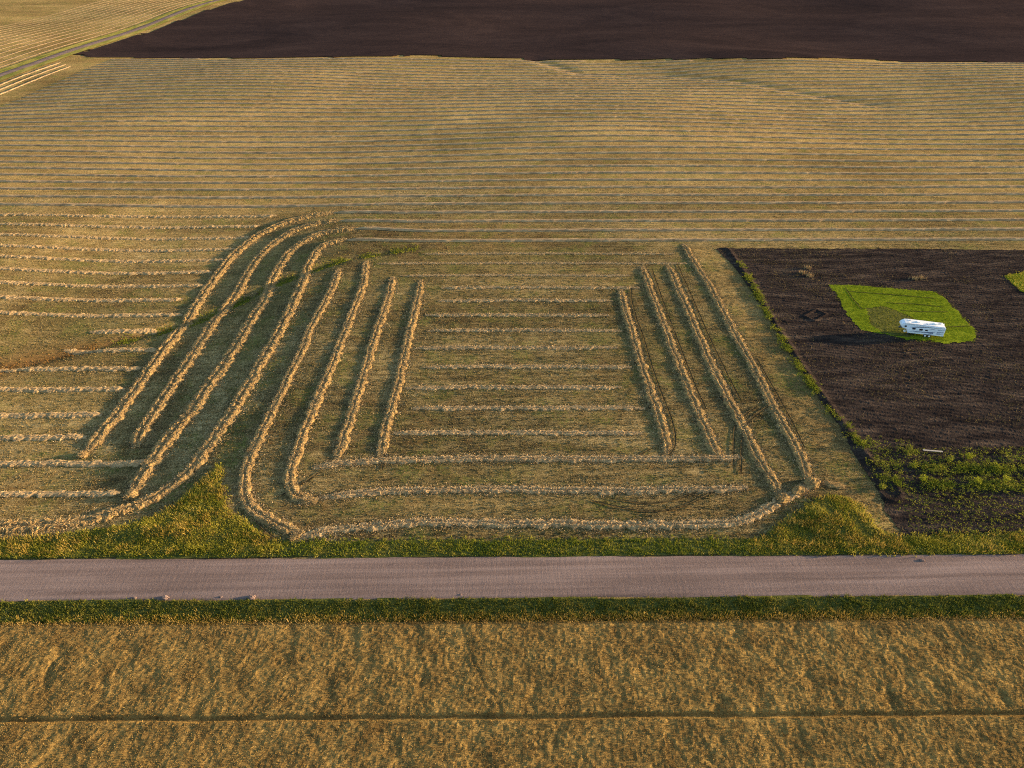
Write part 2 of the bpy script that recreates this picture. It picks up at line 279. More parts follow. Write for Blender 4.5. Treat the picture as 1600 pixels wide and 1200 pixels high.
# ------------------------------------------------------------------ plan of the place, metres (x along the road, y away from it)
LAY = {}
ROWS = {
  'W1': [(-50.9, 210.9), (-57.1, 209.5), (-63.6, 206.8), (-68.5, 202.2), (-72.7, 195.9), (-76.1, 181.7), (-76.1, 164.5), (-76.1, 157.6), (-75.3, 147.7), (-75.7, 138.6), (-75.7, 130.3), (-75.6, 121.5), (-75.5, 113.6), (-75.3, 108.7), (-75.8, 103.0), (-76.0, 97.4)],
  'W2': [(-47.9, 203.7), (-53.5, 203.4), (-57.4, 201.6), (-62.5, 197.7), (-66.2, 189.3), (-67.8, 179.7), (-67.8, 168.8), (-67.0, 159.4), (-67.9, 152.6), (-68.2, 142.2), (-68.2, 132.2), (-68.0, 123.1), (-68.2, 115.6), (-68.0, 108.1), (-68.1, 102.9), (-67.1, 97.7)],
  'W3': [(-41.9, 196.8), (-48.5, 196.2), (-53.5, 194.2), (-57.3, 189.4), (-59.6, 182.0), (-59.8, 171.2), (-59.5, 163.3), (-58.4, 151.0), (-58.8, 146.9), (-58.9, 137.8), (-59.1, 128.2), (-59.8, 120.3), (-60.2, 114.1), (-60.4, 108.1), (-61.6, 101.4), (-62.3, 94.2), (-62.5, 88.6), (-62.1, 84.0)],
  'W4': [(-43.3, 188.3), (-47.0, 187.9), (-50.0, 186.2), (-51.5, 181.2), (-51.5, 171.1), (-50.7, 157.1), (-50.6, 145.5), (-50.6, 133.6), (-51.2, 122.7), (-51.6, 113.6), (-52.0, 105.8), (-53.0, 99.3), (-53.8, 92.3), (-55.2, 87.1), (-57.6, 83.1), (-61.1, 80.4), (-65.0, 78.9), (-69.2, 77.3), (-74.0, 76.9), (-79.0, 76.9), (-85.7, 76.6)],
  'W5': [(-42.5, 169.0), (-42.3, 158.8), (-42.7, 148.6), (-43.3, 138.4), (-43.3, 127.3), (-43.5, 117.9), (-43.7, 110.7), (-44.0, 105.5), (-44.2, 99.3), (-44.3, 94.8), (-44.0, 89.1), (-42.7, 83.4), (-40.4, 79.5), (-36.8, 76.9), (-32.7, 74.8), (-30.9, 74.1)],
  'W6': [(-36.0, 173.3), (-34.6, 162.0), (-34.6, 151.4), (-35.1, 137.9), (-35.2, 126.8), (-35.6, 117.0), (-36.0, 109.2), (-36.1, 106.7), (-36.4, 100.7), (-36.3, 95.2), (-36.2, 90.1), (-35.9, 86.3), (-34.5, 82.9), (-31.9, 81.4), (-29.1, 81.6)],
  'W7': [(-27.3, 163.3), (-27.4, 153.6), (-27.6, 140.7), (-28.1, 128.8), (-28.1, 119.2), (-28.1, 111.8), (-28.2, 105.5), (-28.5, 98.7), (-28.7, 93.1), (-28.7, 90.4)],
  'W8': [(-20.0, 161.3), (-19.9, 150.0), (-20.2, 137.0), (-20.4, 125.2), (-20.7, 113.2), (-20.9, 104.7), (-21.2, 98.9), (-21.2, 94.9), (-21.1, 91.2)],
  'R1': [(31.0, 155.0), (30.9, 150.5), (30.7, 144.0), (30.4, 130.7), (30.3, 121.0), (30.2, 111.4), (30.4, 103.5), (30.4, 97.7), (30.3, 93.7), (29.4, 91.1)],
  'R2': [(38.9, 168.3), (38.7, 153.8), (38.5, 138.6), (38.3, 125.9), (38.3, 116.4), (38.3, 110.3), (38.3, 102.9), (38.4, 96.2), (38.5, 92.4), (38.7, 90.1)],
  'R3': [(46.1, 168.6), (45.8, 152.9), (45.6, 138.4), (45.2, 125.0), (45.2, 115.8), (45.1, 108.4), (45.5, 101.2), (45.5, 94.2), (45.5, 89.0), (45.9, 85.5), (46.4, 82.8), (45.8, 80.1)],
  'R4': [(53.5, 182.9), (53.8, 170.4), (54.2, 155.2), (54.0, 141.9), (53.8, 128.8), (53.6, 116.8), (53.3, 106.9), (53.3, 98.1), (53.3, 92.2), (52.9, 87.1), (52.1, 83.9)],
  'B1': [(54.3, 83.6), (51.6, 82.6), (48.6, 80.9), (45.3, 79.1), (41.9, 76.9), (38.4, 75.3), (33.1, 74.6), (28.0, 74.6), (19.9, 74.8), (11.8, 75.0), (4.8, 75.4), (-2.3, 75.6), (-12.4, 76.1), (-18.4, 75.7), (-23.3, 75.1), (-27.8, 74.7), (-30.1, 73.9), (-32.2, 72.3)],
  'B2': [(41.5, 82.8), (36.2, 82.3), (27.6, 82.5), (19.0, 82.4), (10.5, 82.8), (-0.2, 83.3), (-10.9, 83.4), (-19.4, 83.2), (-25.2, 82.8), (-29.8, 82.0)],
  'B3': [(42.9, 90.2), (38.2, 90.0), (31.5, 90.1), (22.4, 90.4), (11.2, 90.6), (-2.4, 91.1), (-13.7, 91.0), (-21.5, 90.9), (-28.1, 90.4), (-32.4, 89.3)],
  'C0': [(-19.6, 98.5), (-1.2, 98.2), (26.3, 97.4)],
  'C1': [(-16.8, 106.0), (1.3, 105.8), (28.3, 105.0)],
  'C2': [(-18.7, 112.9), (-1.3, 112.8), (24.9, 111.9)],
  'C3': [(-15.8, 120.3), (1.7, 120.2), (28.1, 119.3)],
  'C4': [(-18.2, 128.0), (-0.3, 127.9), (26.4, 127.0)],
  'C5': [(-16.2, 135.4), (1.6, 135.3), (28.4, 134.4)],
  'C6': [(-17.2, 142.6), (0.3, 142.5), (26.5, 141.6)],
  'C7': [(-14.7, 149.9), (2.6, 149.8), (28.4, 148.9)],
  'C8': [(-14.3, 156.8), (6.0, 156.7), (36.3, 155.6)],
  'C9': [(-25.7, 164.0), (-1.4, 163.8), (35.0, 162.6)],
  'C10': [(-32.6, 171.6), (1.2, 171.2), (51.9, 169.6)],
  'C11': [(-20.9, 177.6), (7.4, 177.3), (49.8, 175.9)],
  'L0': [(-64.1, 85.1), (-76.8, 85.9), (-150.0, 86.1), (-240.0, 86.5)],
  'L1': [(-63.1, 93.2), (-79.6, 94.4), (-150.0, 94.6), (-240.0, 95.0)],
  'L2': [(-78.1, 101.7), (-87.9, 101.8), (-150.0, 102.0), (-240.0, 102.4)],
  'L3': [(-78.4, 108.7), (-90.5, 108.8), (-150.0, 109.0), (-240.0, 109.4)],
  'L4': [(-77.7, 117.4), (-93.2, 117.5), (-150.0, 117.7), (-240.0, 118.1)],
  'L5': [(-77.7, 125.0), (-96.0, 125.2), (-150.0, 125.4), (-240.0, 125.8)],
  'L6': [(-76.5, 132.5), (-98.4, 133.1)],
  'L7': [(-80.1, 141.7), (-96.3, 140.9)],
  'L8': [(-77.4, 148.7), (-104.0, 148.8), (-150.0, 149.0), (-240.0, 149.4)],
  'L9': [(-80.3, 156.8), (-107.7, 156.5), (-150.0, 156.7), (-240.0, 157.1)],
  'L10': [(-77.5, 164.6), (-109.3, 164.2), (-150.0, 164.4), (-240.0, 164.8)],
  'L11': [(-78.2, 172.7), (-112.2, 171.9), (-150.0, 172.1), (-240.0, 172.5)],
  'L12': [(-77.0, 180.5), (-114.3, 179.4), (-150.0, 179.6), (-240.0, 180.0)],
  'L13': [(-76.4, 187.6), (-116.4, 186.4), (-150.0, 186.6), (-240.0, 187.0)],
  'L14': [(-73.9, 195.2), (-118.1, 194.1), (-150.0, 194.3), (-240.0, 194.7)],
  'L15': [(-73.5, 203.1), (-120.6, 202.1), (-150.0, 202.3), (-240.0, 202.7)],
  'L16': [(-69.9, 210.4), (-121.9, 209.8), (-150.0, 210.0), (-240.0, 210.4)],
}
LAY['plot'] = [(62.1, 179.5), (109.6, 178.0), (152.6, 176.1), (176.6, 173.8), (140.9, 74.7), (80.8, 70.6), (68.9, 70.9), (62.2, 71.5), (62.0, 76.5), (63.2, 81.8), (62.9, 86.4), (63.6, 98.8), (63.3, 115.9), (64.0, 144.8), (64.0, 166.2)]
LAY['lawn'] = [(85.5, 156.2), (90.7, 155.7), (101.2, 153.4), (110.5, 151.7), (110.9, 147.0), (109.0, 131.6), (106.4, 127.8), (99.3, 127.4), (92.2, 129.0), (83.4, 133.7), (83.6, 141.2)]
LAY['bare'] = [(88.9, 143.6), (94.3, 144.1), (97.4, 139.3), (98.6, 134.2), (92.6, 129.8), (87.6, 131.6), (86.8, 135.6)]
LAY['corner'] = [(133.3, 159.9), (141.2, 162.8), (159.1, 160.1), (152.6, 142.7), (132.5, 148.1), (132.2, 151.6)]
LAY['mound_left'] = [(-84.8, 73.7), (-77.1, 73.8), (-67.7, 74.5), (-58.5, 76.2), (-53.2, 80.2), (-50.8, 86.4), (-49.3, 91.8), (-46.6, 84.3), (-43.7, 79.0), (-38.2, 74.8), (-33.4, 71.4), (-33.2, 70.6), (-46.6, 70.6), (-82.4, 70.1)]
LAY['mound_right'] = [(37.3, 70.2), (41.4, 72.0), (46.8, 76.1), (51.7, 79.3), (55.8, 80.3), (58.6, 78.3), (58.4, 73.0), (61.1, 71.3), (81.4, 71.6), (93.2, 71.1), (90.4, 67.4), (36.8, 68.7)]
LAY['weed_edge'] = [(66.1, 170.1), (65.4, 156.7), (64.0, 140.1), (63.3, 124.5), (63.2, 113.1), (64.0, 102.7), (64.8, 95.9), (65.1, 91.4)]
LAY['furrow'] = [(63.4, 177.8), (63.5, 158.6), (62.5, 135.6), (62.2, 118.3), (62.5, 103.8), (62.8, 94.1), (63.2, 87.2), (64.3, 81.2)]
LAY['weedA'] = [(64.6, 94.1), (67.2, 92.3), (71.0, 91.6), (74.0, 91.0)]
LAY['weedB'] = [(65.0, 87.5), (70.8, 86.7), (77.4, 86.4), (84.0, 86.1), (90.4, 85.6), (103.2, 84.7)]
LAY['weedC'] = [(64.3, 84.3), (69.9, 82.8), (77.2, 82.1), (83.7, 82.0), (89.9, 81.5), (100.2, 80.7)]
LAY['weedD'] = [(80.5, 89.9), (85.8, 89.2), (92.5, 88.9), (105.8, 88.2)]
LAY['plants'] = [(71.4, 83.5), (80.3, 82.7), (85.4, 82.9), (78.7, 88.2), (82.6, 89.1), (71.6, 87.0), (65.1, 92.7), (63.6, 81.8), (66.7, 82.4), (85.7, 86.2)]
LAY['clumps'] = [(80.7, 162.7), (82.0, 161.1), (83.3, 165.7), (108.5, 158.6), (110.7, 158.9), (65.1, 98.2)]
LAY['plank'] = [(75.4, 91.0), (78.8, 90.6)]
LAY['square'] = [(72.6, 140.2), (74.1, 137.7), (78.2, 140.7), (76.7, 143.2), (72.6, 140.2)]
LAY['clods'] = [(-51.7, 62.5), (-47.4, 62.4), (-39.6, 62.4), (-35.2, 62.2), (62.6, 66.5), (-5.8, 62.0)]
LAY['trailer'] = [(92.0, 130.9), (99.2, 128.5)]
LAY['tracks'] = [[(50.1, 105.1), (46.4, 101.9), (44.3, 99.4), (43.1, 96.4), (41.8, 92.0), (40.5, 88.1)], [(52.7, 105.4), (48.9, 102.1), (46.1, 99.4), (44.7, 96.4), (42.9, 91.1), (41.4, 86.4)], [(15.0, 80.1), (19.0, 78.6), (22.9, 77.5), (26.6, 77.5), (31.1, 79.2), (35.5, 81.7), (38.7, 83.6)], [(18.2, 80.5), (23.8, 79.2), (28.1, 79.8), (32.2, 81.6), (35.4, 83.6)], [(34.2, 156.7), (33.0, 148.8), (32.6, 139.3), (32.8, 132.0), (32.4, 119.7), (32.4, 110.0), (32.7, 103.5), (32.5, 97.6), (31.7, 93.6), (29.4, 90.2), (26.8, 89.4)], [(41.4, 166.7), (40.6, 147.0), (40.2, 131.0), (39.8, 111.8), (40.0, 104.3)], [(48.9, 170.5), (48.5, 155.3), (47.6, 131.7), (47.5, 117.4), (47.5, 107.3)], [(55.5, 122.2), (55.4, 108.6), (55.2, 99.0), (54.7, 92.5)], [(-30.6, 88.6), (-32.7, 85.9), (-35.4, 83.5), (-36.2, 82.5)], [(-34.6, 82.5), (-30.8, 81.9), (-27.8, 82.7), (-26.4, 83.8)], [(-38.8, 76.8), (-36.0, 74.1), (-33.7, 72.5)], [(-20.4, 96.1), (-20.6, 92.6), (-20.4, 88.4)], [(27.5, 93.2), (26.2, 92.3), (24.8, 91.2)], [(-6.0, 57.3), (-4.2, 53.0), (-2.9, 49.2), (-1.3, 47.0), (-0.5, 45.4), (-0.3, 43.8)]]
LAY['mow'] = [[(87.9, 152.3), (98.1, 150.3), (108.5, 148.0)], [(95.1, 146.0), (102.0, 145.2), (108.0, 143.5)], [(96.9, 142.1), (101.5, 141.4), (107.7, 141.2)], [(88.5, 154.4), (87.8, 148.2), (87.7, 143.0)], [(103.1, 134.1), (106.8, 134.3), (109.7, 134.5)]]
LAY['strawpiles'] = [(52.5, 83.2), (49.5, 81.5), (46.3, 79.8), (56.1, 82.9), (-76.2, 96.3), (-62.8, 93.0), (-61.6, 84.0), (-31.5, 73.7)]
LAY['farplough'] = [(-272.4, 492.8), (-259.5, 484.5), (-212.7, 479.1), (-149.6, 471.3), (-101.1, 469.0), (-49.7, 474.2), (-5.2, 472.2), (35.0, 466.8), (91.1, 464.7), (167.0, 451.4), (205.2, 457.7), (237.6, 457.5), (255.0, 451.9), (324.6, 448.2), (366.1, 449.8)]
LAY['fartrack'] = [(-284.8, 430.3), (-281.3, 464.9), (-281.3, 530.4)]
LAY['patches'] = [(-57.3, 51.8), (-57.0, 52.7), (-57.2, 50.1), (-22.0, 48.8), (-21.3, 46.7), (47.4, 45.9), (47.1, 44.7), (-39.3, 47.9), (-10.2, 49.4), (-50.0, 49.9), (54.2, 46.6), (61.0, 45.2), (-53.1, 54.0), (39.1, 48.2), (4.3, 46.9), (-55.7, 47.9), (18.5, 50.5), (26.1, 45.2)]
TILT = -0.0165                                   # the road and the cross rows run a touch off the x axis
def roadY(x, y0): return y0 + TILT * x
ORD = ['first', 'second', 'third', 'fourth', 'fifth', 'sixth', 'seventh', 'eighth', 'ninth', 'tenth', 'eleventh', 'twelfth',
       'thirteenth', 'fourteenth', 'fifteenth', 'sixteenth', 'seventeenth', 'eighteenth', 'nineteenth', 'twentieth', 'twenty-first', 'twenty-second', 'twenty-third',
       'twenty-fourth', 'twenty-fifth', 'twenty-sixth', 'twenty-seventh', 'twenty-eighth', 'twenty-ninth', 'thirtieth']
FAR_EDGE = np.array([p for p in LAY['farplough']])
def far_edge(x): return np.interp(x, FAR_EDGE[:, 0], FAR_EDGE[:, 1])

# ------------------------------------------------------------------ setting: ground, road, fields
def spaced(segs):
    out = []
    for a, b, st in segs: out += list(np.arange(a, b, st))
    return np.array(out + [segs[-1][1]])
gx = spaced([(-6000, -1000, 400), (-1000, -400, 60), (-400, -170, 5), (-170, 190, 1.1), (190, 420, 5), (420, 1000, 60), (1000, 6000, 400)])
gy = spaced([(-600, 0, 60), (0, 30, 5), (30, 230, 1.0), (230, 520, 3.0), (520, 1000, 30), (1000, 9000, 500)])
X, Y = np.meshgrid(gx, gy, indexing='ij'); X = X.ravel(); Y = Y.ravel()
Z = H(X, Y) + 0.10 * (fbm(X * 0.35, Y * 0.35, 3, 5) - 0.5) * sstep(72, 76, Y + 0.0165 * X) * sstep(420, 250, Y)
dd = dline(X, Y, DRAW)
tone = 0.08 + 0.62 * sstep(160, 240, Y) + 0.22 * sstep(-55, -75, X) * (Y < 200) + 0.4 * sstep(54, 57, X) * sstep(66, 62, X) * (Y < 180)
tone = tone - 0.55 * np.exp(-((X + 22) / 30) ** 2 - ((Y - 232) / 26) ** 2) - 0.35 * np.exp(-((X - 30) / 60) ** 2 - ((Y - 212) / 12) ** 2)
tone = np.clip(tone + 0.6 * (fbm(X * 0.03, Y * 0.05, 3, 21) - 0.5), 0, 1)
rust = np.clip(np.exp(-((dd + 1.6 * (fbm(X * .15, Y * .15, 2, 23) - .5)) / 4.8) ** 2) * sstep(-74, -98, X) * 0.95, 0, 1)
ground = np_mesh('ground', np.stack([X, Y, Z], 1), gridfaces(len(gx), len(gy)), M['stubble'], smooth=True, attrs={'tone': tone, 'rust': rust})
tag(ground, 'mown stubble field of tan straw and olive regrowth', kind='structure')

def strip(name, pts, width, mat, dz=0.02, depth=0.0, ds=0.4):
    p = np.asarray(pts, float); d = np.r_[0, np.cumsum(np.hypot(*np.diff(p, axis=0).T))]
    n = max(3, int(d[-1] / ds)); t = np.linspace(0, d[-1], n)
    x = smooth1(np.interp(t, d, p[:, 0]), 7); y = smooth1(np.interp(t, d, p[:, 1]), 7)
    tx = np.gradient(x); ty = np.gradient(y); L = np.hypot(tx, ty) + 1e-9
    us = np.linspace(-1, 1, 5); V = []
    wv = width * (0.7 + 0.6 * fbm(t * 0.8, t * 0 + 3, 2, 81))
    for u in us:
        xx = x - ty / L * u * wv / 2; yy = y + tx / L * u * wv / 2
        V.append(np.stack([xx, yy, H(xx, yy) + dz + 0.05 * np.abs(u)], 1))
    V = np.stack(V, 1).reshape(-1, 3)
    return np_mesh(name, V, gridfaces(n, 5), mat, smooth=True)
def smooth1(a, k):
    if len(a) < k + 2: return a
    b = np.r_[np.full(k, a[0]), a, np.full(k, a[-1])]; ker = np.ones(k) / k
    out = np.convolve(b, ker, 'same')[k:-k]; out[0] = a[0]; out[-1] = a[-1]; return out
# gravel road: crowned, grader ridges along its edges
xs = np.arange(-420, 420, 0.5); us = np.linspace(-1, 1, 27)
U, XX = np.meshgrid(us, xs); U = U.ravel(); XX = XX.ravel()
cyl = roadY(XX, 65.05); hw = 3.85 + 0.35 * (fbm(XX * 0.25, U * 0 + (U > 0) * 9.0, 3, 31) - 0.5)
YY = cyl + U * hw
zz = H(XX, YY) * 0.3 + 0.05 + 0.16 * (1 - U ** 2) + 0.05 * (fbm(XX * 0.08, YY * 1.7, 3, 33) - 0.5) + 0.05 * np.exp(-((np.abs(U) - 0.9) / 0.06) ** 2) * fbm(XX * 0.7, YY, 3, 35)
edge = np.abs(U) > 0.99; zz[edge] -= 0.15
tag(np_mesh('gravel_road', np.stack([XX, YY, zz], 1), gridfaces(len(xs), len(us)), M['gravel'], smooth=True), 'wide pinkish gravel road running straight across the view', kind='structure')

nv = [(x, roadY(x, 68.8)) for x in (-200, 200)] + [(x, roadY(x, 72.2)) for x in (200, -200)]
sv = [(x, roadY(x, 57.6)) for x in (-200, 200)] + [(x, roadY(x, 61.25)) for x in (200, -200)]
zv = lambda x, y: H(x, y) + 0.03 + 0.12 * fbm(x * 0.9, y * 0.9, 3, 41)
tag(region('north_verge', nv, 0.5, zv, M['verge'], wob=0.1), kind='structure')
tag(region('south_verge', sv, 0.5, zv, M['verge'], wob=0.1), kind='structure')
zm = lambda x, y: H(x, y) + 0.05 + 0.22 * fbm(x * 0.8, y * 0.8, 3, 43)
tag(region('grass_bank_left', LAY['mound_left'], 0.5, zm, M['verge']), kind='structure')
tag(region('grass_bank_right', LAY['mound_right'], 0.5, zm, M['verge']), kind='structure')

# tilled plot with clods, tool marks and a furrow at its edge
def zplot(x, y):
    rows = 0.035 * np.sin((x * 0.35 + y) * 2 * math.pi / 1.3 + 3 * fbm(x * 0.15, y * 0.15, 2, 51))
    clod = np.abs(fbm(x * 2.3, y * 2.3, 2, 53) - 0.5) * 0.15
    lump = 0.15 * np.clip(fbm(x * 0.8, y * 0.8, 2, 55) - 0.5, 0, 1)
    f = dline(x, y, LAY['furrow']); sq = dline(x, y, LAY['square'])
    ridge = 0.30 * np.exp(-((f - 2.1) / 0.7) ** 2) * (x > 63)
    return H(x, y) + 0.05 + np.clip(rows + clod + lump, 0, 1) + ridge + 0.22 * np.exp(-(sq / 0.35) ** 2)
tag(region('ploughed_plot', LAY['plot'], 0.28, zplot, M['soil'], holes=[LAY['lawn'], LAY['corner']], smooth=False, wob=0.4), kind='structure')
mow = lambda y, x: 0.03 * np.sin((y + 0.12 * x) * 2 * math.pi / 3.2)
zl = lambda x, y: H(x, y) + 0.10 + 0.05 * fbm(x * 1.2, y * 1.2, 3, 61)
tag(region('lawn', LAY['lawn'], 0.3, zl, M['lawn'], holes=[LAY['bare']], wob=0.8), kind='structure')
tag(region('worn_patch', LAY['bare'], 0.4, lambda x, y: H(x, y) + 0.06 + 0.14 * fbm(x * 1.3, y * 1.3, 3, 63), M['verge'], wob=0.6), kind='structure')
tag(region('rough_corner', LAY['corner'], 0.4, zl, M['lawn'], wob=0.6), kind='structure')

for p in LAY['mow']: tag(strip('mow_line', p, .3, M['verge'], .17), kind='structure')
# far ploughed field and the side road to the far left
fp = [tuple(p) for p in LAY['farplough']] + [(700, 449), (1100, 1050), (-240, 1050)]
zfp = lambda x, y: H(x, y) + 0.15 + 0.35 * fbm(x * 0.03, y * 0.25, 3, 71)
tag(region('far_ploughed_field', fp, 4.0, zfp, M['far_soil'], wob=1.0), 'dark ploughed field beyond the stubble', kind='structure')
ys = np.arange(60, 1400, 6.0); us = np.linspace(-1, 1, 7); U, YY = np.meshgrid(us, ys); U = U.ravel(); YY = YY.ravel()
def sideX(y): return np.interp(y, [60, 430, 465, 530, 1400], [-292, -284.8, -282.0, -281.3, -275])
XX = sideX(YY) + U * 3.4
tag(np_mesh('side_road', np.stack([XX, YY, H(XX, YY) + 0.35 - 0.2 * U ** 2], 1), gridfaces(len(ys), len(us))[:, ::-1], M['gravel'], smooth=True), 'straight gravel side road at far left', kind='structure')
for s, nm in ((-1, 'outer'), (1, 'inner')):
    XX = sideX(YY) + s * 6.0 + U * 3.0
    tag(np_mesh('side_verge_' + nm, np.stack([XX, YY, H(XX, YY) + 0.18 + 0.25 * fbm(XX * 0.3, YY * 0.1, 2, 75)], 1), gridfaces(len(ys), len(us))[:, ::-1], M['lawn_dry'] if 'lawn_dry' in M else M['verge'], smooth=True), kind='structure')

# wheel tracks pressed into stubble
for i, p in enumerate(LAY['tracks'][:-1]):
    tag(strip('wheel_track', p, (0.4 if i < 2 else 0.3) if i < 4 else 0.3, M['track'], 0.10 if i < 2 else 0.09), kind='structure')

# ------------------------------------------------------------------ straw windrows
def windrow(name, pts, width, height, label, group, ds=0.18, nu=17, mat='straw', loose=14, seed=0, taper=3.5, rough=1.0):
    p = np.asarray(pts, float); d = np.r_[0, np.cumsum(np.hypot(*np.diff(p, axis=0).T))]
    n = max(6, int(d[-1] / ds)); t = np.linspace(0, d[-1], n)
    k = max(3, int(2.5 / ds) | 1)
    x = smooth1(smooth1(np.interp(t, d, p[:, 0]), k), k); y = smooth1(smooth1(np.interp(t, d, p[:, 1]), k), k)
    tx = np.gradient(x); ty = np.gradient(y); L = np.hypot(tx, ty) + 1e-9; nx, ny = -ty / L, tx / L
    wob = 0.35 * (fbm(t * 0.15, t * 0 + seed, 2, 91) - 0.5) + 0.28 * (fbm(t * 1.1, t * 0 + seed, 2, 93) - 0.5)
    x = x + nx * wob; y = y + ny * wob
    wv = width * (0.85 + 0.3 * fbm(t * 0.6, t * 0 + seed, 3, 95)); hv = height * (1 + 0.7 * rough * (fbm(t * 0.8, t * 0 + seed, 3, 97) - .5)) * (1 - .35 * min(1, rough * 1.3) * sstep(.62, .75, fbm(t * .22, t * 0 + seed + 4, 2, 98)))
    e = np.minimum(t, d[-1] - t); hv = hv * (0.25 + 0.75 * sstep(0, taper, e)); wv = wv * (0.5 + 0.5 * sstep(0, taper, e))
    u = np.linspace(-1, 1, nu)[None, :]
    wl = wv[:, None] / 2 * (1 + 0.6 * min(1.0, rough * 1.25) * (fbm(t[:, None] * 1.3, np.sign(u) * 7 + seed + 0 * t[:, None], 3, 99) - 0.5) * 2)
    PX = x[:, None] + nx[:, None] * u * wl; PY = y[:, None] + ny[:, None] * u * wl
    gro = (0.74 if nu > 11 else 0.3) * np.exp(-((u + 0.25 * (fbm(t[:, None] * 0.4, u * 0 + seed, 2, 101) - 0.5)) / 0.24) ** 2)
    prof = np.clip(1 - np.abs(u) ** 1.9, 0, 1) * (1 - gro)
    nz = rough * (0.6 * (fbm(PX * 1.5, PY * 1.5, 2, 103) - 0.5) + 0.9 * (vnoise(PX * 4.3, PY * 4.3, 105) - 0.5) * (0.35 + 0.65 * np.abs(u)))
    tear = rough * 0.16 * (vnoise(PX * 2.7, PY * 2.7, 107) - .55) * (np.abs(u) > .5)
    PZ = H(PX, PY) + hv[:, None] * prof * (1 + 1.5 * nz) + tear - 0.06 * (np.abs(u) > 0.99) + 0.05
    o = np_mesh(name, np.stack([PX, PY, PZ], 2).reshape(-1, 3), gridfaces(n, nu), M[mat], smooth=mat == 'straw_far')
    tag(o, label, 'windrow', group)
    if loose:
        m = int(d[-1] * loose); i = rng.integers(0, n, m); j = rng.normal(0, 0.85, m)
        jj = np.clip(j, -1, 1); col = ((jj + 1) / 2 * (nu - 1)).astype(int)
        off = np.abs(j) > 1
        xx = x[i] + nx[i] * j * wv[i] / 2; yy = y[i] + ny[i] * j * wv[i] / 2
        z = np.where(off, H(xx, yy) + 0.04, PZ[i, col])
        tag(tufts('loose_straw', xx, yy, z - 0.02, 0.10, M['stalk'], nb=3, wd=0.06, spread=0.3, lean=2.6, parent=o), kind='stuff')
    return o
LW = {
 'W1': ('outermost curved windrow, farthest left, sweeping down to the short rows', 3.15, .50),
 'W2': ('second curved windrow from the left, cut by the green draw', 3.15, .50),
 'W3': ('third curved windrow from the left, ending in a rolled heap', 3.15, .50),
 'W4': ('long curved windrow that bends left along the grassy bank to the frame edge', 2.9, .48),
 'W5': ('slightly curved windrow hooking right at its foot beside the grassy bank', 2.2, .33),
 'W6': ('sixth long windrow from the left, scattered at its foot', 2.15, .33),
 'W7': ('seventh long windrow from the left, second left of the short central rows', 2.15, .33),
 'W8': ('straight windrow just left of the short central rows', 2.15, .33),
 'R1': ('straight windrow just right of the short central rows', 2.15, .33),
 'R2': ('second long windrow right of the short central rows', 2.15, .33),
 'R3': ('third long windrow right of the central rows, crossed by wheel tracks', 2.2, .33),
 'R4': ('rightmost long windrow, nearest the dark tilled plot', 2.2, .33),
 'B1': ('cross windrow nearest the gravel road, curling up at its right end', 1.7, .30),
 'B2': ('second cross windrow up from the gravel road in the middle block', 1.6, .26),
 'B3': ('third cross windrow up from the road, running past the feet of the long rows', 1.6, .26)}
sd = 0
for k, (lb, wd, ht) in LW.items():
    sd += 3.7
    g = 'long straw windrows' if k[0] in 'WR' else 'cross windrows by the road'
    windrow('straw_windrow', ROWS[k], wd, ht, lb, g, seed=sd, loose=75, mat='pale_straw' if k[0] == 'B' else 'straw', rough=.8 if k[0] == 'B' else .85)
for i in range(12):
    sd += 3.7
    windrow('straw_windrow', ROWS['C%d' % i], 1.35 if i < 9 else 1.0, .22 if i < 9 else .13, '%s short cross windrow from the road within the central block' % ORD[i], 'short central windrows', seed=sd, loose=35, mat='pale_straw', rough=.8)
for i in range(17):
    sd += 3.7
    windrow('straw_windrow', ROWS['L%d' % i], 1.7, .31, '%s left-hand row up from the road, ending at the curved windrows' % ORD[i], 'short rows left of the curved windrows', seed=sd, ds=0.3, nu=11, loose=14, mat='pale_straw', rough=.8, taper=1.5)
k = 0
starts = {0: ROWS['W4'][0], 1: ROWS['W3'][0], 2: ROWS['W2'][0], 3: ROWS['W1'][0]}; far_rows = []
for k in range(0, 39):
    y0 = 186.3 + 7.5 * k; x0 = starts[k][0] if k in starts else -243
    sd += 3.7
    xs = np.arange(x0, 425, 6.0); yy = y0 + TILT * xs * (1 - 0.4 * sstep(250, 400, y0)) + 3.0 * (fbm(xs * 0.006, xs * 0 + y0 * 0.02, 2, 111) - 0.5) * sstep(200, 260, y0)
    if k in starts: yy = yy + (starts[k][1] - yy[0]) * sstep(22, 0, xs - x0); xs[0] -= 1.0
    m = yy < far_edge(xs) - 3
    if not m.any(): continue
    idx = np.where(m)[0]; runs = np.split(idx, np.where(np.diff(idx) > 1)[0] + 1)
    r_ = max(runs, key=len)
    if len(r_) < 4: continue
    pts = np.stack([xs[r_], yy[r_]], 1)
    lb = ('%s row right across the field beyond the head of the central block' % ORD[k]) if k < 12 else 'distant row'
    o = windrow('straw_windrow', pts, 1.6, .62, lb, 'rows across the far field', ds=0.6 if k < 10 else 0.9, nu=9, rough=0.08, mat='straw_far', loose=3 if k < 3 else 0, seed=sd)
    if k >= 12: far_rows.append(o)
for i, o in enumerate(far_rows[::-1]): o['label'] = 'thin distant straw row, %s down from the far dark ploughed field' % ORD[i]
for i, (dx, lb) in enumerate(((13.5, 'distant windrow beside the far left side road'), (20, 'second distant windrow in from the side road'), (26.5, 'third distant windrow in from the side road'))):
    ys = np.arange(250, 470 - 6 * i, 6.0)
    windrow('straw_windrow', np.stack([sideX(ys) + dx, ys], 1), 1.8, .28, lb, 'rows beside the side road', ds=0.8, nu=7, mat='straw_far', loose=0, seed=i * 5.5)
